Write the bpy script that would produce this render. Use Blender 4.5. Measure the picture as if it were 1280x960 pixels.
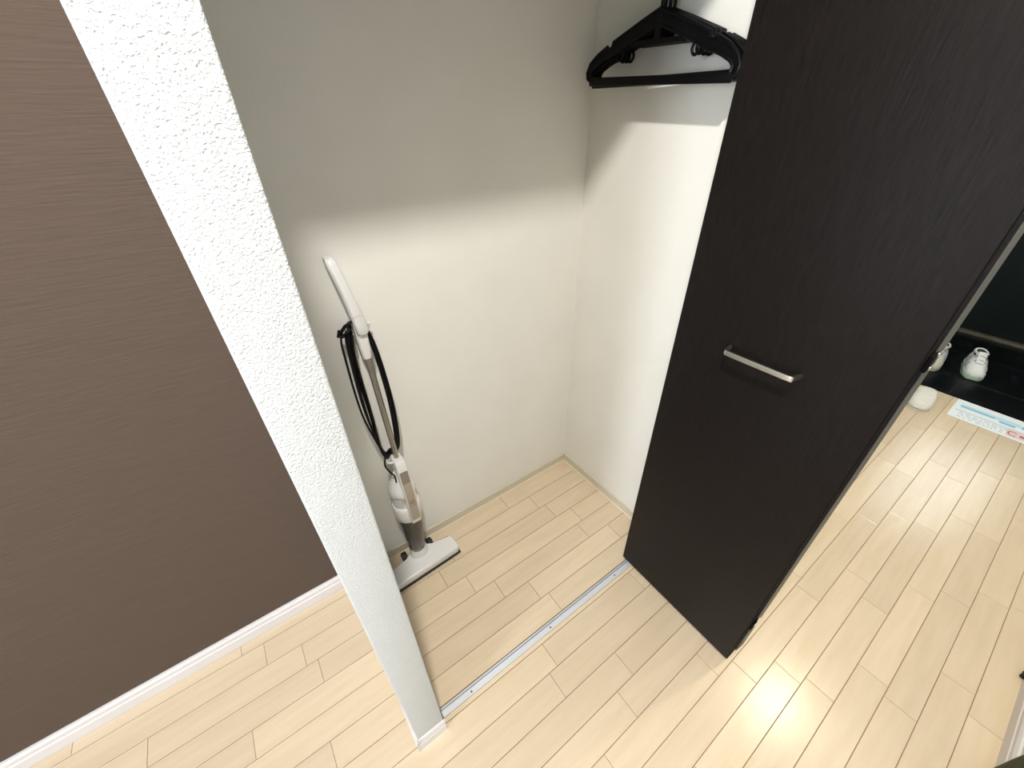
import bpy, bmesh, math, random
from mathutils import Vector, Matrix
random.seed(7)
for o in list(bpy.data.objects): bpy.data.objects.remove(o)
scene = bpy.context.scene
COL = scene.collection

# ------------------------------------------------------------------ camera
H = 1.42
cd = bpy.data.cameras.new('camera'); cam = bpy.data.objects.new('camera', cd); COL.objects.link(cam)
cd.sensor_fit = 'HORIZONTAL'; cd.sensor_width = 36.0
cd.lens = 502.71 / 1280 * 36.0
cd.clip_start = 0.02
RX = Vector((0.81487341, -0.57931898, -0.01925734))      # image right in the world
DN = Vector((-0.34346609, -0.45582593, -0.82112957))     # image down in the world
FW = Vector((0.46691795, 0.67573089, -0.57041685))       # viewing direction
cam.matrix_world = Matrix(((RX.x, -DN.x, -FW.x, 0), (RX.y, -DN.y, -FW.y, 0), (RX.z, -DN.z, -FW.z, H), (0, 0, 0, 1)))
scene.camera = cam

# ------------------------------------------------------------------ light
scene.view_settings.view_transform = 'Standard'
scene.view_settings.look = 'None'
scene.view_settings.gamma = 1.0
scene.view_settings.use_curve_mapping = False
scene.view_settings.exposure = 0.0
w = bpy.data.worlds.new('world'); scene.world = w; w.use_nodes = True
bg = w.node_tree.nodes['Background']; bg.inputs[0].default_value = (0.80, 0.90, 1.0, 1); bg.inputs[1].default_value = 3.4

def area(name, loc, target, sx, sy, power, col, shape='RECTANGLE', spread=180):
    d = bpy.data.lights.new(name, 'AREA'); d.shape = shape; d.size = sx
    if shape in ('RECTANGLE', 'ELLIPSE'): d.size_y = sy
    d.energy = power; d.color = col; d.spread = math.radians(spread)
    o = bpy.data.objects.new(name, d); COL.objects.link(o); o.location = loc
    v = Vector(target) - Vector(loc)
    o.rotation_euler = v.to_track_quat('-Z', 'Y').to_euler()
    return o
# daylight through the balcony window at the left end of the room
area('window_daylight', (-2.72, -0.42, 1.30), (1.0, 0.45, 0.9), 0.42, 1.2, 50, (0.88, 0.94, 1.0))
# ceiling lamp of the room
area('ceiling_lamp_light', (-0.04, -0.02, 2.47), (-0.04, -0.02, 0), 0.085, 0.085, 40, (1.0, 0.965, 0.91), 'DISK')
# downlight of the hall
area('hall_downlight_light', (2.3, -0.2, 2.485), (2.3, -0.2, 0), 0.11, 0.11, 18, (1.0, 0.90, 0.66), 'DISK')

# ------------------------------------------------------------------ materials
def mat(name, col, rough=0.5, metal=0.0, spec=0.5, trans=0.0, alpha=1.0, emis=None):
    m = bpy.data.materials.new(name); m.use_nodes = True
    b = m.node_tree.nodes['Principled BSDF']
    b.inputs['Base Color'].default_value = (*col, 1); b.inputs['Roughness'].default_value = rough
    b.inputs['Metallic'].default_value = metal; b.inputs['Specular IOR Level'].default_value = spec
    b.inputs['Transmission Weight'].default_value = trans; b.inputs['Alpha'].default_value = alpha
    if emis:
        b.inputs['Emission Color'].default_value = (*emis[0], 1); b.inputs['Emission Strength'].default_value = emis[1]
    return m
def nd(m, t, **kw):
    n = m.node_tree.nodes.new(t)
    for k, v in kw.items():
        if hasattr(n, k): setattr(n, k, v)
        else: n.inputs[k.replace('_', ' ')].default_value = v
    return n
def noise_mat(name, c1, c2, scale=(1, 1, 1), freq=20, rough=0.5, bump=0.0, bdist=0.001, bfreq=None, bscale=None,
              detail=4, lo=0.3, hi=0.7, spec=0.5, distort=0.0, metal=0.0, rand=0.0, rvar=0.0):
    m = mat(name, c1, rough, metal, spec); L = m.node_tree.links; b = m.node_tree.nodes['Principled BSDF']
    tc = nd(m, 'ShaderNodeTexCoord'); mp = nd(m, 'ShaderNodeMapping'); mp.inputs['Scale'].default_value = scale
    L.new(tc.outputs['Object'], mp.inputs[0])
    n = nd(m, 'ShaderNodeTexNoise', Scale=freq, Detail=detail, Distortion=distort); L.new(mp.outputs[0], n.inputs['Vector'])
    r = nd(m, 'ShaderNodeMapRange'); r.inputs[1].default_value = lo; r.inputs[2].default_value = hi; L.new(n.outputs[0], r.inputs[0])
    mx = nd(m, 'ShaderNodeMix', data_type='RGBA'); L.new(r.outputs[0], mx.inputs[0])
    mx.inputs[6].default_value = (*c1, 1); mx.inputs[7].default_value = (*c2, 1)
    out = mx.outputs[2]
    if rand:
        oi = nd(m, 'ShaderNodeObjectInfo'); rr = nd(m, 'ShaderNodeMapRange'); L.new(oi.outputs['Random'], rr.inputs[0])
        rr.inputs[3].default_value = 1 - rand; rr.inputs[4].default_value = 1 + rand
        hs = nd(m, 'ShaderNodeHueSaturation'); L.new(rr.outputs[0], hs.inputs['Value']); L.new(out, hs.inputs['Color']); out = hs.outputs[0]
        ma = nd(m, 'ShaderNodeMath', operation='MULTIPLY_ADD'); L.new(oi.outputs['Random'], ma.inputs[0]); ma.inputs[1].default_value = 37.0; ma.inputs[2].default_value = 0
        cb = nd(m, 'ShaderNodeCombineXYZ'); L.new(ma.outputs[0], cb.inputs[0]); L.new(ma.outputs[0], cb.inputs[2]); L.new(cb.outputs[0], mp.inputs['Location'])
    L.new(out, b.inputs['Base Color'])
    if rvar:
        r2 = nd(m, 'ShaderNodeMapRange'); L.new(n.outputs[0], r2.inputs[0]); r2.inputs[3].default_value = rough - rvar; r2.inputs[4].default_value = rough + rvar
        L.new(r2.outputs[0], b.inputs['Roughness'])
    if bump:
        mp2 = nd(m, 'ShaderNodeMapping'); mp2.inputs['Scale'].default_value = bscale or scale; L.new(tc.outputs['Object'], mp2.inputs[0])
        n2 = nd(m, 'ShaderNodeTexNoise', Scale=bfreq or freq, Detail=2.5, Distortion=distort); L.new(mp2.outputs[0], n2.inputs['Vector'])
        bp = nd(m, 'ShaderNodeBump', Strength=bump, Distance=bdist); L.new(n2.outputs[0], bp.inputs['Height']); L.new(bp.outputs[0], b.inputs['Normal'])
    return m

M = {}
M['paper'] = noise_mat('white_wallpaper', (0.68, 0.71, 0.73), (0.70, 0.73, 0.75), freq=30, rough=0.85, bump=0.9, bdist=0.0024, bfreq=330, distort=0.6, spec=0.2)
M['paper_fine'] = noise_mat('closet_wallpaper', (0.77, 0.755, 0.70), (0.80, 0.785, 0.73), freq=6, rough=0.85, bump=0.35, bdist=0.0008, bfreq=240, spec=0.2)
M['ceil'] = noise_mat('ceiling_paper', (0.82, 0.82, 0.80), (0.84, 0.84, 0.82), freq=20, rough=0.9, bump=0.3, bfreq=150)
M['brown'] = noise_mat('brown_wallpaper', (0.098, 0.071, 0.056), (0.112, 0.081, 0.064), scale=(1.2, 1, 40), freq=9, rough=0.7, bump=0.8, bdist=0.0016,
                       bfreq=17, bscale=(1.0, 1, 14), distort=0.4, detail=6, spec=0.12)
M['plank'] = noise_mat('maple_plank', (0.655, 0.525, 0.365), (0.705, 0.58, 0.42), scale=(1, 9, 1), freq=5, rough=0.23, bump=0.22, bdist=0.0005, bfreq=170,
                       bscale=(1, 1, 1), rand=0.06, rvar=0.03, spec=0.5)
M['seam'] = mat('floor_seam', (0.20, 0.115, 0.055), 0.7)
M['bb_white'] = noise_mat('white_baseboard', (0.72, 0.69, 0.695), (0.745, 0.715, 0.72), freq=8, rough=0.4)
M['bb_beige'] = noise_mat('beige_baseboard', (0.60, 0.55, 0.43), (0.63, 0.58, 0.46), freq=8, rough=0.45)
M['cove'] = mat('baseboard_lip', (0.80, 0.74, 0.60), 0.4)
M['door'] = noise_mat('dark_woodgrain', (0.0055, 0.0042, 0.0038), (0.013, 0.0102, 0.0096), scale=(60, 60, 2.2), freq=12, rough=0.46, bump=0.5, bdist=0.0006, bfreq=16,
                      bscale=(60, 60, 2.0), detail=5, spec=0.10)
M['door_edge'] = mat('door_edge_dark', (0.0025, 0.002, 0.002), 0.8, spec=0.1)
M['edge_lit'] = mat('door_edge_lit_grey', (0.10, 0.095, 0.08), 0.5)  # rear leaf edge, light falling on it painted as grey
M['nickel'] = noise_mat('satin_nickel', (0.62, 0.60, 0.56), (0.68, 0.66, 0.62), scale=(1, 30, 1), freq=60, rough=0.33, metal=1.0)
M['steel'] = mat('bright_steel', (0.75, 0.74, 0.72), 0.22, 1.0)
M['alu'] = noise_mat('aluminium_track', (0.66, 0.68, 0.72), (0.70, 0.72, 0.76), scale=(2, 60, 1), freq=20, rough=0.5, metal=0.35)
M['alu_dark'] = mat('track_groove', (0.30, 0.32, 0.36), 0.5, 0.5)
M['screw'] = mat('screw_dark', (0.08, 0.08, 0.09), 0.4, 0.8)
M['black'] = mat('black_plastic', (0.0018, 0.0018, 0.0024), 0.35, spec=0.15)
M['cord'] = mat('black_cord', (0.002, 0.002, 0.0025), 0.45, spec=0.2)
M['rubber'] = mat('black_rubber', (0.012, 0.011, 0.010), 0.6)
M['vwhite'] = mat('white_plastic', (0.72, 0.71, 0.69), 0.28)
M['vgrey'] = mat('pale_grey_plastic', (0.55, 0.54, 0.52), 0.35)
M['panel'] = noise_mat('taupe_panel', (0.36, 0.31, 0.25), (0.39, 0.34, 0.28), freq=10, rough=0.28, metal=0.25)
M['panel_dark'] = mat('dark_taupe_panel', (0.24, 0.21, 0.18), 0.3, 0.3)
M['pole'] = mat('champagne_metal', (0.50, 0.47, 0.41), 0.30, 0.85)
M['pole_dark'] = mat('pole_groove', (0.20, 0.18, 0.15), 0.4, 0.6)
M['cup'] = mat('smoky_clear_plastic', (0.36, 0.32, 0.27), 0.12, trans=0.85)
M['filter'] = noise_mat('dust_filter', (0.05, 0.042, 0.034), (0.13, 0.11, 0.09), freq=55, rough=0.7)
M['pale_line'] = mat('icon_grey', (0.10, 0.085, 0.07), 0.5)
M['tile'] = noise_mat('black_marble_tile', (0.002, 0.003, 0.0035), (0.012, 0.017, 0.018), scale=(1, 2.2, 1), freq=5, rough=0.3, detail=8, lo=0.5, hi=0.8, distort=1.8, spec=0.12)
M['ndoor'] = noise_mat('dark_entrance_door', (0.003, 0.006, 0.006), (0.006, 0.012, 0.011), freq=4, rough=0.5, spec=0.15)
M['sill'] = mat('entry_sill', (0.16, 0.15, 0.11), 0.45, 0.5)
M['shoe'] = noise_mat('white_shoe_leather', (0.74, 0.76, 0.75), (0.82, 0.83, 0.82), freq=40, rough=0.5)
M['shoe_cream'] = noise_mat('cream_shoe_leather', (0.60, 0.57, 0.48), (0.70, 0.67, 0.58), freq=40, rough=0.55)
M['shoe_grey'] = mat('shoe_grey_overlay', (0.28, 0.30, 0.34), 0.6)
M['shoe_dark'] = mat('shoe_lining', (0.015, 0.03, 0.026), 0.8)
M['sole_green'] = mat('pale_green_sole', (0.48, 0.60, 0.48), 0.5)
M['sole_cream'] = mat('cream_sole', (0.60, 0.60, 0.46), 0.5)
M['slip'] = noise_mat('white_quilted_fabric', (0.66, 0.65, 0.60), (0.74, 0.73, 0.68), freq=60, rough=0.9, bump=0.5, bdist=0.001, bfreq=120)
M['slip_line'] = mat('slipper_piping', (0.16, 0.12, 0.11), 0.7)
M['sheet'] = mat('notice_paper', (0.80, 0.87, 0.91), 0.55)
M['p_blue'] = mat('print_blue', (0.22, 0.52, 0.76), 0.6)
M['p_pale'] = mat('print_pale_blue', (0.50, 0.74, 0.86), 0.6)
M['p_navy'] = mat('print_navy', (0.30, 0.32, 0.45), 0.6)
M['p_grey'] = mat('print_grey', (0.46, 0.54, 0.62), 0.6)
M['p_red'] = mat('print_red', (0.36, 0.07, 0.09), 0.6)
M['p_pink'] = mat('print_pink', (0.80, 0.62, 0.62), 0.6)
M['olive'] = noise_mat('olive_fabric', (0.035, 0.036, 0.010), (0.06, 0.062, 0.02), freq=60, rough=0.9, bump=0.4, bfreq=200)
M['glass'] = mat('window_glass', (1, 1, 1), 0.02, trans=1.0, alpha=0.25)
M['lamp'] = mat('lamp_diffuser', (0.9, 0.88, 0.82), 0.5, emis=((1, 0.93, 0.82), 3.0))
M['lamp_hall'] = mat('downlight_diffuser', (0.9, 0.85, 0.7), 0.5, emis=((1, 0.86, 0.62), 6.0))
M['glow_pane'] = mat('added_glow_surface', (0.8, 0.85, 0.88), 0.5, emis=((0.93, 0.97, 1.0), 5.0))  # emission for an added, unseen pane that whitens the hall floor
M['frame'] = mat('window_frame_white', (0.7, 0.7, 0.7), 0.4)

# ------------------------------------------------------------------ mesh helpers
def box(bm, x0, x1, y0, y1, z0, z1, bev=0.0, seg=1):
    vs = [bm.verts.new((x, y, z)) for x in (x0, x1) for y in (y0, y1) for z in (z0, z1)]
    idx = [(0, 1, 3, 2), (4, 6, 7, 5), (0, 4, 5, 1), (2, 3, 7, 6), (0, 2, 6, 4), (1, 5, 7, 3)]
    fs = [bm.faces.new([vs[i] for i in f]) for f in idx]
    if bev:
        es = list({e for f in fs for e in f.edges})
        bmesh.ops.bevel(bm, geom=es, offset=bev, segments=seg, profile=0.5, affect='EDGES')
def smooth_path(pts, n):
    out = []; P = [Vector(p) for p in pts]; P = [P[0] * 2 - P[1]] + P + [P[-1] * 2 - P[-2]]
    for i in range(1, len(P) - 2):
        for k in range(n):
            t = k / n; a, b, c, d = P[i - 1], P[i], P[i + 1], P[i + 2]
            out.append(0.5 * ((2 * b) + (c - a) * t + (2 * a - 5 * b + 4 * c - d) * t * t + (3 * b - a - 3 * c + d) * t ** 3))
    out.append(P[-2]); return out
def tube(bm, pts, r, n=10, closed=False, caps=True):
    pts = [Vector(p) for p in pts]; N = len(pts); rs = r if isinstance(r, (list, tuple)) else [r] * N
    rings = []; up = None
    for i, p in enumerate(pts):
        a = pts[i - 1] if (i > 0 or closed) else p; b = pts[(i + 1) % N] if (i < N - 1 or closed) else p
        t = (b - a).normalized()
        if up is None:
            up = Vector((0, 0, 1)) if abs(t.z) < 0.9 else Vector((1, 0, 0))
        s = up - t * up.dot(t); s.normalize(); up = s; q = t.cross(s)
        rings.append([bm.verts.new(p + (s * math.cos(k * 2 * math.pi / n) + q * math.sin(k * 2 * math.pi / n)) * rs[i]) for k in range(n)])
    for i in range(N if closed else N - 1):
        A = rings[i]; B = rings[(i + 1) % N]
        for k in range(n): bm.faces.new((A[k], A[(k + 1) % n], B[(k + 1) % n], B[k]))
    if caps and not closed:
        bm.faces.new(rings[0][::-1]); bm.faces.new(rings[-1])
def loft(bm, secs, caps=True):
    R = [[bm.verts.new(p) for p in s] for s in secs]
    for A, B in zip(R, R[1:]):
        n = len(A)
        for k in range(n): bm.faces.new((A[k], A[(k + 1) % n], B[(k + 1) % n], B[k]))
    if caps: bm.faces.new(R[0][::-1]); bm.faces.new(R[-1])
def prism(bm, poly, z0, z1, bev=0.0, seg=2, f=None):
    f = f or (lambda x, y, z: (x, y, z))
    a = [bm.verts.new(f(x, y, z0)) for x, y in poly]; b = [bm.verts.new(f(x, y, z1)) for x, y in poly]
    fs = [bm.faces.new(a[::-1]), bm.faces.new(b)]
    n = len(poly)
    for k in range(n): fs.append(bm.faces.new((a[k], a[(k + 1) % n], b[(k + 1) % n], b[k])))
    if bev:
        es = list({e for g in fs[:2] for e in g.edges})
        bmesh.ops.bevel(bm, geom=es, offset=bev, segments=seg, profile=0.5, affect='EDGES')
def obj(name, bm, m, parent=None, smooth=0, **props):
    bmesh.ops.recalc_face_normals(bm, faces=bm.faces[:])
    me = bpy.data.meshes.new(name); bm.to_mesh(me); bm.free(); me.materials.append(m)
    if smooth:
        for p in me.polygons: p.use_smooth = True
        me.set_sharp_from_angle(angle=math.radians(smooth))
    o = bpy.data.objects.new(name, me); COL.objects.link(o)
    if parent is not None:
        o.parent = parent
    for k, v in props.items(): o[k] = v
    return o
def mk(fn, *a, **k):
    bm = bmesh.new(); fn(bm, *a, **k); return bm
def thing(name, label, cat, loc=(0, 0, 0), rz=0.0, group=None):
    o = bpy.data.objects.new(name, None); o.empty_display_size = 0.05; COL.objects.link(o)
    o.location = loc; o.rotation_euler = (0, 0, rz); o['label'] = label; o['category'] = cat
    if group: o['group'] = group
    return o
def struct(name, label, cat, bm, m, **k):
    return obj(name, bm, m, None, kind='structure', label=label, category=cat, **k)

# ------------------------------------------------------------------ room shell
YB, YF = 1.013, 0.43            # back wall, closet front plane
XL, XR = 0.045, 0.996           # closet inner sides
XW, YN, ZC = -2.8, -2.4, 2.5
XS, XE, ZG = 3.108, 4.42, -0.08 # entry step, entrance door, entry floor height

bm = bmesh.new()
box(bm, XW, 4.6, YN - 0.1, YB + 0.1, -0.2, -0.09)
box(bm, XW, XS, YN, YB, -0.095, -0.0022)
floor = struct('floor', 'pale maple board floor running through room, closet and hall', 'floor', bm, M['seam'])

# boards: rows 75.8 mm wide, lengths alternate 0.41 / 0.52 m
RW = 0.0758
def plank_bm(bm, x0, x1, y0, y1):
    g = 0.00045; c = 0.0009
    x0 += g; x1 -= g; y0 += g * 1.5; y1 -= g * 1.5
    b = [bm.verts.new(p) for p in ((x0, y0, -0.0018), (x1, y0, -0.0018), (x1, y1, -0.0018), (x0, y1, -0.0018))]
    m_ = [bm.verts.new(p) for p in ((x0, y0, -c), (x1, y0, -c), (x1, y1, -c), (x0, y1, -c))]
    t = [bm.verts.new(p) for p in ((x0 + c, y0 + c, 0), (x1 - c, y0 + c, 0), (x1 - c, y1 - c, 0), (x0 + c, y1 - c, 0))]
    for A, B in ((b, m_), (m_, t)):
        for k in range(4): bm.faces.new((A[k], A[(k + 1) % 4], B[(k + 1) % 4], B[k]))
    bm.faces.new(t)
def joints(known, x0, x1):
    """extend known joints with the alternating 0.41 / 0.515 pattern in both directions"""
    ks = sorted(known); A, B = 0.409, 0.517
    if len(ks) > 1: nxt = B if ks[-1] - ks[-2] < 0.46 else A; prv = B if ks[1] - ks[0] < 0.46 else A
    else: nxt = random.choice((A, B)); prv = A if nxt == B else B
    out = list(ks); x = ks[-1]; s = nxt
    while x < x1: x += s; out.append(x); s = A if s == B else B
    x = ks[0]; s = prv
    while x > x0: x -= s; out.append(x); s = A if s == B else B
    return [x0] + sorted(v for v in out if x0 + 0.02 < v < x1 - 0.02) + [x1]
def lay(x0, x1, y0, y1, known, far=False, dest=None):
    j = joints(known, x0, x1)
    for a, b in zip(j, j[1:]):
        if far: plank_bm(dest, a, b, y0, y1)
        else:
            bm = bmesh.new(); plank_bm(bm, a - (a + b) / 2, b - (a + b) / 2, y0 - (y0 + y1) / 2, y1 - (y0 + y1) / 2)
            o = obj('plank', bm, M['plank'], floor); o.location = ((a + b) / 2, (y0 + y1) / 2, 0)
Y0 = 0.4351                     # seam in front of the closet track
front = {0: [0.394, 0.802], 1: [0.361, 0.878], 2: [0.564], 3: [0.493], 4: [0.360, 0.768], 5: [0.84, 1.246, 1.76, 2.18], 6: [0.943, 1.455, 1.879, 2.38],
         7: [0.974, 1.382, 1.903, 2.313], 8: [1.141, 1.556, 2.06, 2.47], 9: [1.107, 1.627, 2.035], 10: [1.315, 1.727, 2.243], 11: [1.243, 1.75]}
left = {0: [-0.45], 1: [-0.227], 2: [-0.52], 3: [-0.399], 4: [-0.204], 5: [-0.638, -0.237], 6: [-0.854, -0.337], 7: [-0.808, -0.399]}
far = bmesh.new()
for k in range(0, 37):
    yt = Y0 - k * RW; yb = yt - RW
    if yb < YN: yb = YN
    if yt <= YN + 0.01: break
    kn = front.get(k, [random.uniform(0.3, 0.8)])
    xr = XS if yt > -0.46 else (1.0 if yt > -0.62 else 1.0)
    if yt > -0.86:
        lay(-1.35, xr, yb, yt, kn)
        lay(XW, -1.35, yb, yt, [-2.0 + random.random() * 0.4], True, far)
    else:
        lay(XW, 1.0, yb, yt, kn, True, far)
for k in range(0, 8):           # left of the partition up to the brown wall
    yb = Y0 + k * RW; yt = min(yb + RW, 1.0)
    if yt - yb < 0.01: break
    if k == 0:
        lay(-1.35, -0.038, yb, yt, left[k])
    else:
        lay(-1.35, -0.038, yb, yt, left[k])
    lay(XW, -1.35, yb, yt, [-2.0 + random.random() * 0.4], True, far)
obj('plank_field', far, M['plank'], floor, kind='stuff')
closet = [(0.928, 1.006, [0.24, 0.611]), (0.852, 0.928, [0.306, 0.716]), (0.776, 0.852, [0.237, 0.746]), (0.7002, 0.776, [0.3085, 0.822]),
          (0.6255, 0.7002, [0.383, 0.79]), (0.5497, 0.6255, [0.482, 0.89]), (0.4765, 0.5497, [0.515, 0.92])]
for y0, y1, kn in closet:
    xs = [XL] + kn + [0.989]
    for a, b in zip(xs, xs[1:]):
        bm = bmesh.new(); plank_bm(bm, a - (a + b) / 2, b - (a + b) / 2, (y0 - y1) / 2, (y1 - y0) / 2)
        o = obj('plank', bm, M['plank'], floor); o.location = ((a + b) / 2, (y0 + y1) / 2, 0)
bm = bmesh.new(); plank_bm(bm, (XL - XS) / 2, (XS - XL) / 2, -0.0068, 0.0068)   # narrow strip between the seam and the track
o = obj('plank', bm, M['plank'], floor); o.location = ((XL + XS) / 2, 0.4421, 0)

struct('wall_back', 'brown horizontally streaked wallpaper wall left of the white partition', 'wall', mk(box, XW, 0.0, YB, YB + 0.1, 0, ZC), M['brown'])
struct('wall_closet_back', 'cream wallpapered back wall inside the closet', 'wall', mk(box, 0.0, 1.07, YB, YB + 0.1, 0, ZC), M['paper_fine'])
struct('wall_closet_right', 'cream wallpapered right side wall inside the closet', 'wall', mk(box, XR, 1.07, YF + 0.001, YB, 0, ZC), M['paper_fine'])
struct('wall_partition', 'white embossed wallpaper partition end between brown wall and closet', 'wall', mk(box, -0.03, XL, YF, YB, 0, ZC, 0.003, 3), M['paper'], smooth=40)
struct('wall_closet_lintel', 'white wallpapered lintel above the closet opening', 'wall', mk(box, XL, 1.07, YF, YF + 0.08, 1.905, ZC), M['paper'])
struct('wall_hall_left', 'white wall of the hall behind the folding door', 'wall', mk(box, 1.07, 4.5, YF, YF + 0.1, -0.09, ZC), M['paper'])
struct('ceiling', 'white ceiling over room, closet and hall', 'ceiling', mk(box, XW - 0.1, 4.6, YN - 0.1, YB + 0.1, ZC, ZC + 0.1), M['ceil'])
bm = bmesh.new(); box(bm, 1.0, 1.478, -0.60, -0.48, 0, ZC, 0.002); box(bm, 1.0, 1.1, YN, -0.60, 0, ZC); box(bm, 1.478, 4.5, -0.75, -0.60, -0.09, ZC)
struct('wall_right', 'white wall corner at the lower right edge of the view', 'wall', bm, M['paper'])
struct('wall_front', 'white wallpapered wall behind the viewer', 'wall', mk(box, XW, 1.1, YN - 0.1, YN, 0, ZC), M['ceil'])
bm = bmesh.new()
wy0, wy1, wz0, wz1 = -1.25, 0.0, 0.45, 2.05
box(bm, XW - 0.1, XW, YN, wy0, 0, ZC); box(bm, XW - 0.1, XW, wy1, YB, 0, ZC); box(bm, XW - 0.1, XW, wy0, wy1, 0, wz0); box(bm, XW - 0.1, XW, wy0, wy1, wz1, ZC)
struct('wall_left', 'white wall with the daylight window', 'wall', bm, M['paper'])
bm = bmesh.new()
for a in (wy0, (wy0 + wy1) / 2 - 0.02, wy1 - 0.04): box(bm, XW - 0.06, XW - 0.02, a, a + 0.04, wz0, wz1)
box(bm, XW - 0.06, XW - 0.02, wy0, wy1, wz0, wz0 + 0.04); box(bm, XW - 0.06, XW - 0.02, wy0, wy1, wz1 - 0.04, wz1)
win = struct('window_1', 'white sliding window in the left wall', 'window', bm, M['frame'])
obj('pane', mk(box, XW - 0.045, XW - 0.04, wy0 + 0.04, (wy0 + wy1) / 2 - 0.02, wz0 + 0.04, wz1 - 0.04), M['glass'], win)
obj('pane', mk(box, XW - 0.045, XW - 0.04, (wy0 + wy1) / 2 + 0.02, wy1 - 0.04, wz0 + 0.04, wz1 - 0.04), M['glass'], win)

# baseboards
def prof_x(bm, x0, x1, yw, t, h, s=-1):   # moulding running in x; stands in front of wall plane yw
    pr = [(0, 0), (t, 0), (t, h * 0.62), (t * 0.80, h * 0.66), (t * 0.80, h * 0.88), (t * 0.45, h), (0, h)]
    A = [bm.verts.new((x0, yw + s * a, b)) for a, b in pr]; B = [bm.verts.new((x1, yw + s * a, b)) for a, b in pr]
    n = len(pr); bm.faces.new(A); bm.faces.new(B[::-1])
    for k in range(n): bm.faces.new((A[k], B[k], B[(k + 1) % n], A[(k + 1) % n]))
def prof_y(bm, y0, y1, xw, t, h, s=-1):
    pr = [(0, 0), (t, 0), (t, h * 0.62), (t * 0.80, h * 0.66), (t * 0.80, h * 0.88), (t * 0.45, h), (0, h)]
    A = [bm.verts.new((xw + s * a, y0, b)) for a, b in pr]; B = [bm.verts.new((xw + s * a, y1, b)) for a, b in pr]
    n = len(pr); bm.faces.new(A); bm.faces.new(B[::-1])
    for k in range(n): bm.faces.new((A[k], B[k], B[(k + 1) % n], A[(k + 1) % n]))
struct('baseboard_back', 'white moulded baseboard along the brown wall', 'baseboard', mk(prof_x, XW, -0.038, YB, 0.014, 0.062), M['bb_white'])
b_ = struct('baseboard_closet_back', 'beige baseboard along the closet back wall', 'baseboard', mk(box, XL, 0.996, YB - 0.006, YB, 0, 0.040, 0.001), M['bb_beige'])
obj('lip', mk(box, XL, 0.989, YB - 0.0085, YB - 0.006, 0, 0.0035), M['cove'], b_)
b_ = struct('baseboard_closet_right', 'beige baseboard along the closet right wall', 'baseboard', mk(box, XR - 0.006, XR, YF + 0.05, YB - 0.006, 0, 0.040, 0.001), M['bb_beige'])
obj('lip', mk(box, XR - 0.0085, XR - 0.006, YF + 0.05, YB - 0.0085, 0, 0.0035), M['cove'], b_)
bm = bmesh.new(); prof_x(bm, -0.032, 0.047, YF, 0.008, 0.056); prof_y(bm, YF - 0.002, YB - 0.014, -0.03, 0.008, 0.056)
box(bm, -0.0375, -0.0325, YF - 0.0085, YF - 0.002, 0, 0.058)
struct('baseboard_partition', 'white baseboard wrapping the foot of the partition end', 'baseboard', bm, M['bb_white'])
bm = bmesh.new(); prof_x(bm, 1.1, 1.478, -0.48, 0.012, 0.062, 1)
struct('baseboard_right', 'white baseboard at the lower right wall corner', 'baseboard', bm, M['bb_white'])

# entry: black marble tiles, step face, sill, entrance door
g = bmesh.new()
box(g, XS, XE, -0.6, YF, -0.088, ZG - 0.002)
entry = struct('floor_entry', 'sunken black marble tile floor of the entry', 'floor', g, M['rubber'])
for i in range(3):
    for j in range(3):
        x0 = XS + 0.012 + i * 0.434; y0 = -0.6 + j * 0.3435
        obj('tile', mk(box, x0 + 0.001, x0 + 0.433, y0 + 0.001, y0 + 0.342, ZG - 0.006, ZG, 0.0008), M['tile'], entry)
struct('trim_1', 'black face of the step down into the entry', 'trim', mk(box, XS, XS + 0.012, -0.6, YF, ZG, -0.001), M['door_edge'])
d = struct('door_1', 'dark entrance door at the far end of the entry', 'door', mk(box, XE + 0.02, XE + 0.06, -0.5, 0.40, ZG + 0.02, 2.05), M['ndoor'])
obj('added_glow_pane', mk(box, XE + 0.016, XE + 0.021, -0.46, 0.16, 1.05, 1.98), M['glow_pane'], d, label='glowing pane added to the door for the sheen on the hall floor')  # unseen glowing pane, added to throw a white sheen on the boards
obj('frame', mk(box, XE + 0.03, XE + 0.09, -0.6, YF, ZG - 0.01, ZC), M['ndoor'], d)
struct('trim_2', 'thin pale metal sill below the entrance door', 'trim', mk(box, XE - 0.03, XE + 0.02, -0.6, YF, ZG - 0.006, ZG + 0.018, 0.002), M['sill'])

# lamps on the ceiling (they give the light set at the top)
t = thing('ceiling_downlight', 'small round white downlight in the room ceiling before the closet', 'lamp', (-0.04, -0.02, ZC))
obj('trim_ring', mk(prism, [(0.06 * math.cos(a * math.pi / 16), 0.06 * math.sin(a * math.pi / 16)) for a in range(32)], -0.006, 0), M['vwhite'], t)
obj('diffuser', mk(prism, [(0.042 * math.cos(a * math.pi / 16), 0.042 * math.sin(a * math.pi / 16)) for a in range(32)], -0.012, -0.006, 0.002), M['lamp'], t)
t = thing('hall_downlight', 'small round warm downlight in the hall ceiling', 'lamp', (2.3, -0.2, ZC))
obj('trim_ring', mk(prism, [(0.075 * math.cos(a * math.pi / 16), 0.075 * math.sin(a * math.pi / 16)) for a in range(32)], -0.006, 0), M['vwhite'], t)
obj('diffuser', mk(prism, [(0.055 * math.cos(a * math.pi / 16), 0.055 * math.sin(a * math.pi / 16)) for a in range(32)], -0.009, -0.006), M['lamp_hall'], t)

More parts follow.
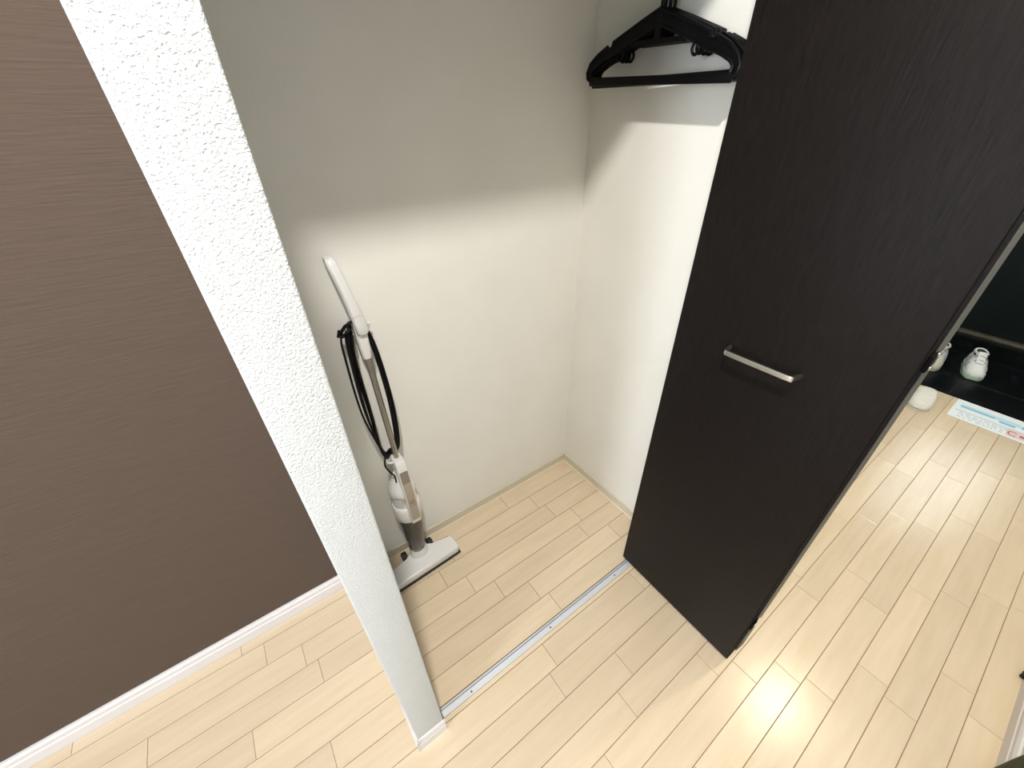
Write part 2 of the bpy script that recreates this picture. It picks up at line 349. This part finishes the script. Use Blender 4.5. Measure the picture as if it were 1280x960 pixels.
# ------------------------------------------------------------------ closet track
t = thing('door_track', 'silver aluminium floor track across the closet opening', 'track', (0.44, 0.46, 0))
X0, X1 = 0.050 - 0.44, 0.90 - 0.44
bm = bmesh.new()
box(bm, X0, X1, -0.0115, 0.0125, -0.0018, 0.0016); box(bm, X0, X1, -0.0115, -0.0085, 0.0016, 0.0042); box(bm, X0, X1, 0.0095, 0.0125, 0.0016, 0.0042)
box(bm, X0, X1, 0.0030, 0.0052, 0.0016, 0.0034)
obj('rail', bm, M['alu'], t)
obj('groove', mk(box, X0, X1, 0.0054, 0.0092, 0.0016, 0.0019), M['alu_dark'], t)
for x in (0.145, 0.447, 0.751):
    obj('screw', mk(prism, [(x - 0.44 + 0.0026 * math.cos(a * math.pi / 6), -0.003 + 0.0026 * math.sin(a * math.pi / 6)) for a in range(12)], 0.0016, 0.0026), M['screw'], t)

# ------------------------------------------------------------------ folding door
door = thing('folding_door', 'dark brown woodgrain folding closet door, folded open at the right', 'door', (0.83, 0.46, 0))
ZD0, ZD1 = 0.012, 1.895
def leaf(p, q, th, off, z0=ZD0, z1=ZD1):
    """door leaf: face from p to q (x, y), thickness th to the right side"""
    p = Vector((*p, 0)); q = Vector((*q, 0)); dd = (q - p); L = dd.length; a = math.atan2(dd.y, dd.x)
    bm = bmesh.new(); box(bm, 0, L, -th, 0, z0, z1, 0.0022, 2)
    bmesh.ops.transform(bm, matrix=Matrix.Translation(p) @ Matrix.Rotation(a, 4, 'Z'), verts=bm.verts)
    bmesh.ops.translate(bm, vec=-Vector((0.83, 0.46, 0)), verts=bm.verts)
    return bm
P1, Q1 = (0.8215, 0.068), (0.8265, 0.488)
P2, Q2 = (0.8665, 0.0648), (0.912, 0.470)
obj('leaf', leaf(P1, Q1, 0.033, 0), M['door'], door, smooth=35, label='front leaf with the bar handle')
obj('leaf', leaf(P2, Q2, 0.033, 0), M['door'], door, smooth=35, label='rear leaf hinged at the jamb')
# thin strips on the fold ends, shade and light put into their colour
def band(p, q, th, ext=0.0008):
    p = Vector((*p, 0)); q = Vector((*q, 0)); dd = q - p; a = math.atan2(dd.y, dd.x)
    bm = bmesh.new(); box(bm, -ext, 0.0004, -th + 0.0015, -0.0015, ZD0 + 0.002, ZD1 - 0.002)
    bmesh.ops.transform(bm, matrix=Matrix.Translation(p) @ Matrix.Rotation(a, 4, 'Z'), verts=bm.verts)
    bmesh.ops.translate(bm, vec=-Vector((0.83, 0.46, 0)), verts=bm.verts); return bm
obj('edge_tone', band(P1, Q1, 0.033), M['door_edge'], door, label='front leaf edge, black for the shade on it')
obj('edge_tone', band(P2, Q2, 0.033), M['edge_lit'], door, label='rear leaf edge, grey for the light on it')
for z in (0.195, 1.068):
    bm = bmesh.new(); box(bm, 0.845 - 0.83, 0.876 - 0.83, 0.0605 - 0.46, 0.0660 - 0.46, z - 0.015, z + 0.015, 0.001)
    hg = obj('hinge', bm, M['door_edge'], door)
    for s in (-0.013, 0.013):
        obj('pin', mk(box, 0.864 - 0.83, 0.880 - 0.83, 0.0585 - 0.46, 0.062 - 0.46, z + s - 0.003, z + s + 0.003, 0.001), M['steel'], hg)
# bar handle
bm = bmesh.new()
pts = smooth_path([(0.8225, 0.352, 0.978), (0.812, 0.350, 0.978), (0.799, 0.347, 0.978), (0.7945, 0.340, 0.978), (0.7940, 0.280, 0.979), (0.7945, 0.220, 0.980), (0.799, 0.213, 0.980),
                   (0.812, 0.210, 0.980), (0.8215, 0.208, 0.980)], 5)
secs = []
for i, p in enumerate(pts):
    a = pts[max(0, i - 1)]; b = pts[min(len(pts) - 1, i + 1)]; tn = (b - a).normalized(); nn = Vector((tn.y, -tn.x, 0)).normalized()
    secs.append([p - Vector((0.83, 0.46, 0)) + nn * u + Vector((0, 0, v)) for u, v in ((-0.0028, -0.0042), (0.0028, -0.0055), (0.0036, 0), (0.0028, 0.0055), (-0.0028, 0.0042))])
loft(bm, secs); obj('handle', bm, M['nickel'], door, smooth=50, label='satin nickel bar handle')

# ------------------------------------------------------------------ hanging rod, shelf and hangers
t = thing('closet_rod', 'steel hanging rod across the closet, above the view', 'rod', (0.52, 0.755, 1.647))
obj('rod', mk(tube, [(XL + 0.006 - 0.52, 0, 0), (XR - 0.006 - 0.52, 0, 0)], 0.0125, 20), M['steel'], t, smooth=40)
for x in (XL + 0.004, XR - 0.004): obj('flange', mk(tube, [(x - 0.52 - 0.004, 0, 0), (x - 0.52 + 0.004, 0, 0)], 0.026, 20), M['steel'], t, smooth=40)

def hanger_parts():
    """local frame: s along +y, z up, origin at the bottom bar centre"""
    pf = lambda x, y, z: (z, x, y)
    fr = bmesh.new()
    def arm(sg, d=0.0):
        # upper rail of the arm with a strap notch, I-section
        top = [(0.0, 0.122), (0.05, 0.104), (0.105, 0.083), (0.127, 0.0745), (0.130, 0.065), (0.141, 0.060), (0.146, 0.0675), (0.175, 0.053), (0.198, 0.037), (0.209, 0.019), (0.206, 0.004), (0.196, -0.003)]
        bot = [(0.190, 0.006), (0.193, 0.018), (0.185, 0.027), (0.165, 0.037), (0.146, 0.044), (0.128, 0.048), (0.100, 0.060), (0.050, 0.079), (0.0, 0.097)]
        loop = [(sg * a, b) for a, b in top + bot]
        return loop
    for sg in (1, -1):
        prism(fr, arm(sg), -0.0022, 0.0022, f=pf)
        rim = [(0.0, 0.122), (0.05, 0.104), (0.105, 0.083), (0.127, 0.0745), (0.130, 0.065), (0.141, 0.061), (0.146, 0.0665), (0.175, 0.053), (0.198, 0.037), (0.208, 0.019), (0.205, 0.006), (0.192, 0.0)]
        tube(fr, [(0, sg * a, b) for a, b in rim], 0.0046, 8)
        rim = [(0.190, 0.006), (0.193, 0.018), (0.185, 0.027), (0.165, 0.037), (0.146, 0.044), (0.128, 0.048), (0.100, 0.060), (0.050, 0.079), (0.0, 0.097)]
        tube(fr, [(0, sg * a, b) for a, b in rim], 0.0044, 8)
    bar = bmesh.new(); box(bar, -0.0046, 0.0046, -0.196, 0.196, -0.0092, 0.0088, 0.002, 2)
    cb = bmesh.new(); box(cb, -0.003, 0.003, -0.072, 0.072, 0.063, 0.073, 0.0012)
    box(cb, -0.0035, 0.0035, -0.008, 0.008, 0.071, 0.115, 0.001)
    hk = []
    for sg in (1, -1):
        b = bmesh.new()
        tube(b, smooth_path([(0, sg * 0.098, 0.064), (0, sg * 0.093, 0.049), (0, sg * 0.100, 0.040), (0, sg * 0.109, 0.044), (0, sg * 0.113, 0.058)], 4), 0.0032, 8)
        hk.append(b)
    k = bmesh.new()
    tube(k, smooth_path([(0, 0, 0.110), (0, 0, 0.148), (0, -0.004, 0.163), (0, -0.015, 0.171), (0, -0.0205, 0.182), (0, -0.018, 0.195), (0, -0.006, 0.2045), (0, 0.007, 0.2025), (0, 0.0165, 0.192), (0, 0.019, 0.180)], 5),
         0.0042, 10)
    return fr, bar, cb, hk, k
def make_hanger():
    h = thing('clothes_hanger', 'black plastic clothes hanger', 'hanger', (0, 0, 0), 0, 'black clothes hangers bunched on the closet rod')
    fr, bar, cb, hk, k = hanger_parts()
    obj('shoulder_frame', fr, M['black'], h, smooth=40); obj('bottom_bar', bar, M['black'], h, smooth=40); obj('cross_bar', cb, M['black'], h)
    for b in hk: obj('strap_hook', b, M['black'], h, smooth=60)
    obj('hook', k, M['black'], h, smooth=60)
    return h
h0 = make_hanger()
# rod at z 1.62, hook crown inside radius rests on the rod: origin z = 1.62+0.0125-0.2003
HZ = 1.647 + 0.0125 - 0.1995
spots = [(0.928, 0.0, 'black plastic clothes hanger nearest the viewer, first in the bunch on the rod'),
         (0.9425, 0.022, 'black plastic clothes hanger second in the bunch, between the first and third'),
         (0.957, 0.044, 'black plastic clothes hanger third in the bunch, just before the last one'),
         (0.9715, 0.066, 'black plastic clothes hanger closest to the closet right wall, last in the bunch')]
for i, (x, a, lab) in enumerate(spots):
    if i == 0: h = h0
    else:
        h = h0.copy(); COL.objects.link(h)
        for ch in list(h0.children):
            c = ch.copy(); COL.objects.link(c); c.parent = h
    h.location = (x, 0.755, HZ); h.rotation_euler = (0.022 if i == 0 else 0.004 * (i - 2), 0, a); h['label'] = lab

# ------------------------------------------------------------------ stick vacuum
VX, VY = 0.207, 0.940
vac = thing('stick_vacuum', 'white corded stick vacuum cleaner leaning on the closet back wall', 'vacuum cleaner', (VX, VY, 0))
def A(x, y, z):          # body coordinates (world x, offset towards the room) on the leaning axis
    return Vector((x - VX, 0.035 * z + y, z))
def ring(cx, z, rx, ry, n=28, dy=0.0, p=2.0):
    out = []
    for k in range(n):
        a = 2 * math.pi * k / n; c, s = math.cos(a), math.sin(a)
        out.append(A(cx + rx * math.copysign(abs(c) ** (2 / p), c), dy + ry * math.copysign(abs(s) ** (2 / p), s), z))
    return out
# floor head
hd = bmesh.new()
prism(hd, [(-0.137, -0.075), (-0.146, -0.066), (-0.146, -0.018), (-0.138, -0.009), (-0.05, -0.006), (-0.028, 0.024), (0.028, 0.024), (0.05, -0.006), (0.122, -0.007), (0.130, -0.016), (0.130, -0.068), (0.122, -0.076)],
      0.012, 0.044, 0.006, 3)
bmesh.ops.rotate(hd, cent=(0, 0, 0), matrix=Matrix.Rotation(math.radians(2.5), 3, 'Z'), verts=hd.verts)
head = obj('floor_head', hd, M['vwhite'], vac, smooth=40)
sk = bmesh.new(); prism(sk, [(-0.147, -0.078), (-0.148, -0.010), (0.132, -0.008), (0.131, -0.078)], 0.003, 0.014, 0.002, 1)
bmesh.ops.rotate(sk, cent=(0, 0, 0), matrix=Matrix.Rotation(math.radians(2.5), 3, 'Z'), verts=sk.verts)
obj('bumper', sk, M['rubber'], head, label='black bumper under the white head')
for sx in (-0.052, 0.052):
    wb = bmesh.new(); tube(wb, [(sx - 0.010, 0.024, 0.021), (sx - 0.008, 0.024, 0.021), (sx + 0.008, 0.024, 0.021), (sx + 0.010, 0.024, 0.021)], [0.017, 0.021, 0.021, 0.017], 20)
    obj('wheel', wb, M['rubber'], vac, smooth=40)
nk = bmesh.new(); loft(nk, [ring(VX, 0.030, 0.036, 0.026, dy=-0.004), ring(VX, 0.052, 0.035, 0.028, dy=-0.004), ring(VX, 0.070, 0.032, 0.030), ring(VX, 0.082, 0.030, 0.029)])
obj('neck', nk, M['vwhite'], vac, smooth=40)
# dust cup with filter inside
cp = bmesh.new(); loft(cp, [ring(VX, 0.080, 0.029, 0.029), ring(VX, 0.085, 0.031, 0.031), ring(VX, 0.18, 0.036, 0.036), ring(VX, 0.262, 0.041, 0.040)])
cup = obj('dust_cup', cp, M['cup'], vac, smooth=40, label='smoky transparent dust cup')
ft = bmesh.new(); loft(ft, [ring(VX, 0.088, 0.016, 0.016), ring(VX, 0.10, 0.021, 0.021), ring(VX, 0.19, 0.025, 0.025), ring(VX, 0.258, 0.031, 0.031)])
obj('filter', ft, M['filter'], cup, smooth=40)
# motor body: stacked white shells
mb = bmesh.new()
loft(mb, [ring(VX, 0.258, 0.042, 0.041), ring(VX, 0.262, 0.045, 0.043), ring(VX, 0.285, 0.0475, 0.044), ring(VX, 0.312, 0.048, 0.044), ring(VX, 0.324, 0.045, 0.041), ring(VX, 0.326, 0.0405, 0.038),
          ring(VX, 0.372, 0.0405, 0.038), ring(VX, 0.374, 0.0440, 0.040), ring(VX, 0.388, 0.0455, 0.041), ring(VX, 0.405, 0.042, 0.038), ring(VX, 0.428, 0.030, 0.028), ring(VX, 0.455, 0.016, 0.018)])
body = obj('motor_body', mb, M['vwhite'], vac, smooth=50)
vn = bmesh.new()
for k in range(5):
    a = math.radians(205 + k * 9); x = VX + 0.041 * math.cos(a); y = 0.0385 * math.sin(a)
    tube(vn, [A(x, y, 0.335), A(x, y, 0.364)], 0.0013, 6)
obj('vent', vn, M['vgrey'], body)
# spine with the taupe control strip
sp = bmesh.new()
S = []
for z, wd, y0, y1 in ((0.262, 0.0155, -0.052, -0.02), (0.275, 0.0175, -0.056, -0.02), (0.40, 0.0175, -0.050, -0.01), (0.49, 0.0170, -0.036, 0.012), (0.515, 0.0165, -0.030, 0.016), (0.520, 0.014, -0.026, 0.012)):
    S.append([A(VX + 0.008 + a, b, z) for a, b in ((-wd, y1), (-wd, y0 + 0.003), (-wd + 0.003, y0), (wd - 0.003, y0), (wd, y0 + 0.003), (wd, y1))])
loft(sp, S); obj('spine', sp, M['vwhite'], vac, smooth=30)
def strip(z0, z1, w0, w1, m, ya, yb, **k):
    b = bmesh.new()
    a0 = [A(VX + 0.008 + s * w0, ya + d, z0) for s, d in ((-1, 0.004), (-1, 0), (1, 0), (1, 0.004))]
    a1 = [A(VX + 0.008 + s * w1, yb + d, z1) for s, d in ((-1, 0.004), (-1, 0), (1, 0), (1, 0.004))]
    loft(b, [a0, a1]); return obj('panel', b, m, vac, **k)
def ys(z): return -0.0577 + (z - 0.275) / 0.125 * 0.006 if z < 0.40 else -0.0517 + (z - 0.40) / 0.09 * 0.014
strip(0.283, 0.345, 0.0135, 0.0135, M['panel'], ys(0.283), ys(0.345))
strip(0.347, 0.398, 0.0135, 0.0135, M['panel'], ys(0.347), ys(0.398))
strip(0.400, 0.440, 0.0135, 0.0130, M['panel'], ys(0.400), ys(0.440))
strip(0.442, 0.484, 0.0130, 0.0130, M['panel_dark'], ys(0.442), ys(0.484), label='darker top end of the taupe strip')
ic = bmesh.new()
zc, yc = 0.362, ys(0.362) - 0.0007
for (a, b, c, d_) in ((-0.006, -0.0045, -0.006, 0.006), (0.0045, 0.006, -0.006, 0.006), (-0.006, 0.006, 0.0045, 0.006), (-0.006, 0.006, -0.006, -0.0045)):
    p = [A(VX + 0.008 + u, yc + q, zc + v) for q in (0, 0.0005) for u, v in ((a, c), (b, c), (b, d_), (a, d_))]
    vs = [ic.verts.new(q) for q in p]
    for f_ in ((0, 1, 2, 3), (7, 6, 5, 4), (0, 4, 5, 1), (1, 5, 6, 2), (2, 6, 7, 3), (3, 7, 4, 0)): ic.faces.new([vs[i] for i in f_])
obj('switch_mark', ic, M['pale_line'], vac)
# pole, collar, handle
pl = bmesh.new(); loft(pl, [ring(0.2155, 0.512, 0.0085, 0.0075, 16), ring(0.2120, 0.70, 0.0085, 0.0075, 16), ring(0.2085, 0.892, 0.0085, 0.0075, 16)])
pole = obj('pole', pl, M['pole'], vac, smooth=50)
gv = bmesh.new(); loft(gv, [[A(x0 + a, -0.0082 + b, z) for a, b in ((-0.0018, 0), (0.0018, 0), (0.0018, 0.003), (-0.0018, 0.003))] for x0, z in ((0.2145, 0.52), (0.2075, 0.89))])
obj('pole_groove', gv, M['pole_dark'], vac)
hb = bmesh.new()
def hs(cx, z, w_, y0, y1): return [A(cx + a, b, z) for a, b in ((-w_ + 0.003, y1), (-w_, y1 - 0.003), (-w_, y0 + 0.004), (-w_ + 0.004, y0), (w_ - 0.004, y0), (w_, y0 + 0.004), (w_, y1 - 0.003), (w_ - 0.003, y1))]
loft(hb, [hs(0.2085, 0.880, 0.0105, -0.011, 0.011), hs(0.208, 0.900, 0.0130, -0.014, 0.013), hs(0.2075, 0.945, 0.0140, -0.015, 0.014), hs(0.2070, 0.985, 0.0140, -0.015, 0.014), hs(0.2055, 1.005, 0.0125, -0.012, 0.013)])
obj('handle_base', hb, M['vwhite'], vac, smooth=30)
gr = bmesh.new()
loft(gr, [hs(0.2105, 0.955, 0.0120, -0.024, -0.004), hs(0.2100, 0.962, 0.0150, -0.026, 0.002), hs(0.2085, 0.985, 0.0155, -0.026, 0.006), hs(0.2050, 1.012, 0.0135, -0.026, 0.010), hs(0.1975, 1.06, 0.0120, -0.022, 0.014),
          hs(0.1895, 1.11, 0.0120, -0.014, 0.022), hs(0.1850, 1.135, 0.0115, -0.007, 0.026), hs(0.1835, 1.143, 0.0085, 0.0, 0.022)])
gp = obj('grip', gr, M['vwhite'], vac, smooth=45)
sm = bmesh.new(); tube(sm, smooth_path([A(0.1935, -0.0262, 1.002), A(0.2055, -0.0268, 1.008), A(0.2175, -0.0262, 1.004)], 4), 0.0006, 6)
obj('seam', sm, M['vgrey'], gp)
# cord hooks
ck = bmesh.new(); tube(ck, smooth_path([A(0.203, 0.012, 0.945), A(0.190, 0.016, 0.948), A(0.180, 0.012, 0.955), A(0.176, 0.008, 0.970)], 4), 0.0042, 8)
tube(ck, smooth_path([A(0.213, 0.012, 0.945), A(0.226, 0.014, 0.946), A(0.233, 0.012, 0.955), A(0.235, 0.008, 0.968)], 4), 0.0042, 8)
obj('cord_hook', ck, M['vwhite'], vac, smooth=50)
ck = bmesh.new(); tube(ck, smooth_path([A(0.205, -0.006, 0.508), A(0.190, -0.006, 0.512), A(0.183, -0.006, 0.520), A(0.180, -0.006, 0.535)], 4), 0.0042, 8)
obj('cord_hook', ck, M['vwhite'], vac, smooth=50)
# wound power cord
random.seed(3)
cb = bmesh.new()
def winding(lo, li, ri, top, bot, dy, r=0.0034):
    P = [A(0.190, 0.018, top), A(lo + 0.010, 0.012 + dy, top - 0.020), A(lo + 0.002, 0.006 + dy, top - 0.075), A(lo + li, 0.002 + dy, (top + bot) / 2 - 0.03), A(0.176, -0.002 + dy * 0.4, bot + 0.045),
         A(0.186, -0.004 + dy * 0.3, bot + 0.008), A(0.203, 0.013, bot), A(ri - 0.005, 0.006 + dy * 0.3, bot + 0.020), A(ri + 0.006, 0.004 + dy, (top + bot) / 2 - 0.05), A(ri + 0.003, 0.006 + dy, top - 0.11), A(ri - 0.007, 0.012 + dy, top - 0.02),
         A(0.214, 0.018, top)]
    tube(cb, smooth_path(P + [P[0]], 6), r, 7)
for k in range(7):
    winding(0.168 + 0.0045 * (k % 3) - 0.002, -0.002 + 0.004 * ((k * 2) % 3), 0.230 + 0.003 * (k % 3), 0.972 - 0.004 * (k % 3), 0.530 + 0.006 * (k % 4), -0.014 + 0.0055 * (k % 5))
winding(0.152, 0.001, 0.227, 0.978, 0.530, -0.012, 0.0028)
tube(cb, smooth_path([A(0.180, -0.010, 0.545), A(0.172, -0.016, 0.520), A(0.180, -0.020, 0.492), A(0.190, -0.022, 0.470), A(0.190, -0.020, 0.440)], 6), 0.0026, 7)
# tie and plug end at the upper left of the winding
for a, b, r in (((0.160, -0.008, 0.968), (0.176, -0.012, 0.985), 0.0045), ((0.176, -0.012, 0.985), (0.196, -0.008, 0.990), 0.0040), ((0.157, -0.008, 0.958), (0.170, -0.012, 0.962), 0.0050), ((0.172, -0.010, 0.965), (0.186, -0.010, 0.972), 0.0045),
                ((0.160, -0.006, 0.975), (0.153, -0.006, 0.958), 0.0040)):
    tube(cb, [A(*a), A(*b)], r, 8)
obj('power_cord', cb, M['cord'], vac, smooth=60, label='black power cord wound between the hooks')

# ------------------------------------------------------------------ entry: sneakers, slipper, notice
def make_sneaker(label, loc, rz, upper, sole, mirror=1, scale=1.0):
    """toe towards +x local, length 0.29"""
    t = thing('sneaker', label, 'shoe', loc, rz, 'pair of white sneakers on the entry tiles')
    s = scale
    def W(x):   # half width left / right
        pts = [(-0.145, 0.016), (-0.135, 0.034), (-0.08, 0.044), (-0.02, 0.045), (0.05, 0.050), (0.10, 0.048), (0.13, 0.036), (0.145, 0.015)]
        for (a, b), (c, d_) in zip(pts, pts[1:]):
            if x <= c: return b + (d_ - b) * (x - a) / (c - a)
        return pts[-1][1]
    xs = [-0.145, -0.138, -0.12, -0.08, -0.04, 0, 0.04, 0.08, 0.11, 0.13, 0.14, 0.145]
    outl = [(x * s, (W(x) + 0.004) * s * 1) for x in xs] + [(x * s, -(W(x) + 0.004) * s) for x in reversed(xs)]
    b = bmesh.new(); prism(b, outl, 0, 0.032 * s, 0.006 * s, 2); so = obj('sole', b, sole, t, smooth=40)
    b = bmesh.new()
    for k in range(9):
        x = -0.12 + k * 0.028
        for sg in (1, -1): box(b, (x - 0.009) * s, (x + 0.009) * s, sg * (W(x) + 0.0035) * s - 0.002, sg * (W(x) + 0.0035) * s + 0.002, 0.006 * s, 0.02 * s, 0.0008)
    b.free()
    hgt = {-0.145: 0.085, -0.138: 0.105, -0.12: 0.112, -0.08: 0.098, -0.04: 0.105, 0: 0.112, 0.04: 0.092, 0.08: 0.070, 0.11: 0.062, 0.13: 0.056, 0.14: 0.048, 0.145: 0.036}
    b = bmesh.new(); S = []
    for x in xs:
        w_ = W(x); h = hgt[x]; sec = []
        for k in range(16):
            a = math.pi * (k / 15.0); cc = math.cos(a); ss = math.sin(a)
            open_ = 1.0
            sec.append((x * s, mirror * w_ * s * math.copysign(abs(cc) ** 0.75, cc) * (1 - 0.28 * ss ** 2), (0.028 + (h - 0.028) * ss ** 0.8) * s))
        S.append(sec)
    loft(b, S); obj('upper', b, upper, t, smooth=50)
    # collar opening
    b = bmesh.new(); n = 20
    cx, cy, rx, ry = -0.066, 0, 0.054, 0.029
    def zc_(x): return 0.112 + (x + 0.12) * 0.04
    tube(b, [((cx + rx * math.cos(2 * math.pi * k / n)) * s, ry * math.sin(2 * math.pi * k / n) * s, (zc_(cx + rx * math.cos(2 * math.pi * k / n)) - 0.004 + 0.006 * abs(math.cos(2 * math.pi * k / n))) * s) for k in range(n)], 0.0075 * s, 8, closed=True)
    col = obj('collar', b, upper, t, smooth=60)
    b = bmesh.new(); prism(b, [((cx + rx * 0.95 * math.cos(2 * math.pi * k / n)) * s, ry * 0.95 * math.sin(2 * math.pi * k / n) * s) for k in range(n)], 0.092 * s, 0.1165 * s); obj('lining', b, M['shoe_dark'], col)
    # tongue and laces
    b = bmesh.new(); loft(b, [[((x + 0.006 * q) * s, yy * s, (z + 0.006 * q) * s) for yy, q in ((-0.018, 0), (0, 0.4), (0.018, 0), (0.018, -1), (-0.018, -1))] for x, z in ((-0.018, 0.132), (-0.004, 0.120), (0.02, 0.108), (0.06, 0.086))])
    obj('tongue', b, upper, t, smooth=50)
    for k in range(5):
        x = -0.008 + k * 0.0155; z = 0.121 - k * 0.0088
        b = bmesh.new(); tube(b, [((x - 0.004) * s, -0.026 * s, (z - 0.012) * s), (x * s, -0.012 * s, (z + 0.001) * s), ((x + 0.002) * s, 0.0, (z + 0.004) * s), ((x + 0.004) * s, 0.012 * s, (z + 0.001) * s), (x * s, 0.026 * s, (z - 0.012) * s)], 0.0032 * s, 6)
        obj('lace', b, M['shoe_grey'] if k % 2 else upper, t, smooth=60)
    # grey side overlays
    for sg in (1, -1):
        b = bmesh.new()
        for (xa, za), (xb, zb) in (((0.02, 0.040), (-0.02, 0.090)), ((-0.02, 0.040), (-0.055, 0.085)), ((0.055, 0.040), (0.035, 0.072))):
            tube(b, [(xa * s, sg * (W(xa) + 0.001) * s * 0.98, za * s), ((xa + xb) / 2 * s, sg * (W(xa)) * s * 0.93, (za + zb) / 2 * s), (xb * s, sg * W(xb) * s * 0.78, zb * s)], 0.0042 * s, 6)
        obj('side_overlay', b, M['shoe_grey'], t, smooth=60)
    return t
make_sneaker('chunky white sneaker standing alone on the black tiles, toe towards the hall', (3.735, 0.078, ZG), math.pi + 0.22, M['shoe'], M['sole_green'])
make_sneaker('cream white sneaker half hidden behind the folding door edge', (3.665, 0.262, ZG), math.pi + 0.05, M['shoe_cream'], M['sole_cream'], -1)

t = thing('slipper', 'white padded slipper on the hall boards beside the entry step', 'slipper', (2.915, 0.153, 0), math.pi + 0.07)
def sl_outline(k=1.0):
    pts = [(-0.132, 0.012), (-0.120, 0.030), (-0.06, 0.038), (0, 0.042), (0.06, 0.050), (0.105, 0.045), (0.128, 0.026), (0.134, 0.008)]
    return [(x * k, y * k) for x, y in pts] + [(x * k, -y * k) for x, y in reversed(pts)]
obj('sole', mk(prism, sl_outline(), 0, 0.013, 0.003, 2), M['slip'], t, smooth=40)
obj('piping', mk(prism, sl_outline(1.008), 0.0125, 0.0155), M['slip_line'], t)
obj('insole', mk(prism, sl_outline(0.985), 0.0155, 0.024, 0.004, 2), M['slip'], t, smooth=40)
b = bmesh.new(); S = []
for x, w_, h in ((-0.035, 0.046, 0.074), (-0.03, 0.050, 0.078), (0.0, 0.051, 0.075), (0.04, 0.053, 0.067), (0.08, 0.051, 0.058), (0.11, 0.043, 0.048), (0.128, 0.028, 0.036), (0.134, 0.012, 0.026)):
    S.append([(x, w_ * math.copysign(abs(math.cos(math.pi * k / 14)) ** 0.7, math.cos(math.pi * k / 14)), 0.016 + (h - 0.016) * math.sin(math.pi * k / 14) ** 0.7) for k in range(15)])
loft(b, S); obj('vamp', b, M['slip'], t, smooth=50)

t = thing('paper_notice', 'long white and blue printed paper notice lying along the entry step', 'notice', (2.99, 0.0, 0.0))
Y1n, Y0n = 0.035, -0.56
obj('sheet', mk(box, -0.115, 0.114, Y0n, Y1n, 0.0003, 0.0016), M['sheet'], t)
def pr(m, a, b, c, d_, name='print', z=0.0019):
    obj(name, mk(box, a, b, c, d_, 0.0016, z), m, t)
pr(M['p_pale'], 0.028, 0.064, -0.22, 0.012, 'pale_band')
pr(M['p_blue'], 0.026, 0.044, -0.125, 0.008, 'heading_bar', 0.0021)
pr(M['p_blue'], 0.008, 0.026, -0.205, -0.145, 'heading_bar', 0.0021)
pr(M['p_navy'], -0.022, -0.018, -0.48, 0.020, 'ruled_line')
pr(M['p_pink'], -0.098, -0.026, -0.50, -0.185, 'pink_field')
b = bmesh.new(); random.seed(5)
for row, m_ in ((-0.042, 0), (-0.064, 1), (-0.088, 2)):
    y = 0.0
    while y > -0.175:
        L_ = random.uniform(0.006, 0.022)
        box(b, row - 0.004, row + 0.004, y - L_, y, 0.0016, 0.0020); y -= L_ + random.uniform(0.003, 0.012)
obj('small_print', b, M['p_grey'], t)
b = bmesh.new()
def arc(cy, r0, r1, a0, a1, cx=-0.062):
    n = 14; v0 = []; v1 = []
    for k in range(n + 1):
        a = math.radians(a0 + (a1 - a0) * k / n)
        for r, v in ((r0, v0), (r1, v1)): v.append(b.verts.new((cx + r * math.sin(a), cy - r * math.cos(a) * 0.8, 0.0024)))
    for k in range(n): b.faces.new((v0[k], v0[k + 1], v1[k + 1], v1[k]))
arc(-0.208, 0.017, 0.024, 40, 320); arc(-0.242, 0.004, 0.013, 0, 360); arc(-0.275, 0.004, 0.013, 0, 360); arc(-0.31, 0.006, 0.013, 30, 330)
obj('red_lettering', b, M['p_red'], t)
b = bmesh.new(); n = 16
b.faces.new([b.verts.new((0.038 + 0.018 * math.sin(2 * math.pi * k / n), -0.240 + 0.018 * math.cos(2 * math.pi * k / n), 0.0024)) for k in range(n)])
obj('blue_dot', b, M['p_blue'], t)

# ------------------------------------------------------------------ lower right corner
t = thing('door_stopper', 'small black stopper at the end of the lower right baseboard', 'door stopper', (1.488, -0.466, 0.0))
obj('base', mk(prism, [(0.007 * math.cos(a * math.pi / 8), 0.007 * math.sin(a * math.pi / 8)) for a in range(16)], 0, 0.016, 0.001), M['rubber'], t)
obj('cap', mk(prism, [(0.009 * math.cos(a * math.pi / 8), 0.009 * math.sin(a * math.pi / 8)) for a in range(16)], 0.016, 0.026, 0.002), M['rubber'], t)

t = thing('fabric_bag', 'flat dark olive fabric bag leaning on the wall at the lower right corner', 'bag', (1.045, -0.464, 0.0))
b = bmesh.new(); S = []
for z, hx, hy in ((0.001, 0.072, 0.010), (0.012, 0.082, 0.0125), (0.10, 0.086, 0.0128), (0.22, 0.083, 0.0125), (0.30, 0.080, 0.0095), (0.318, 0.078, 0.006)):
    S.append([(hx * math.copysign(abs(math.cos(2 * math.pi * k / 24)) ** 0.45, math.cos(2 * math.pi * k / 24)), hy * math.copysign(abs(math.sin(2 * math.pi * k / 24)) ** 0.7, math.sin(2 * math.pi * k / 24)), z) for k in range(24)])
loft(b, S); obj('bag_body', b, M['olive'], t, smooth=50)
b = bmesh.new(); tube(b, smooth_path([(-0.04, 0, 0.315), (-0.036, 0, 0.37), (0, 0, 0.40), (0.036, 0, 0.37), (0.04, 0, 0.315)], 5), 0.004, 8)
obj('strap', b, M['olive'], t, smooth=60)
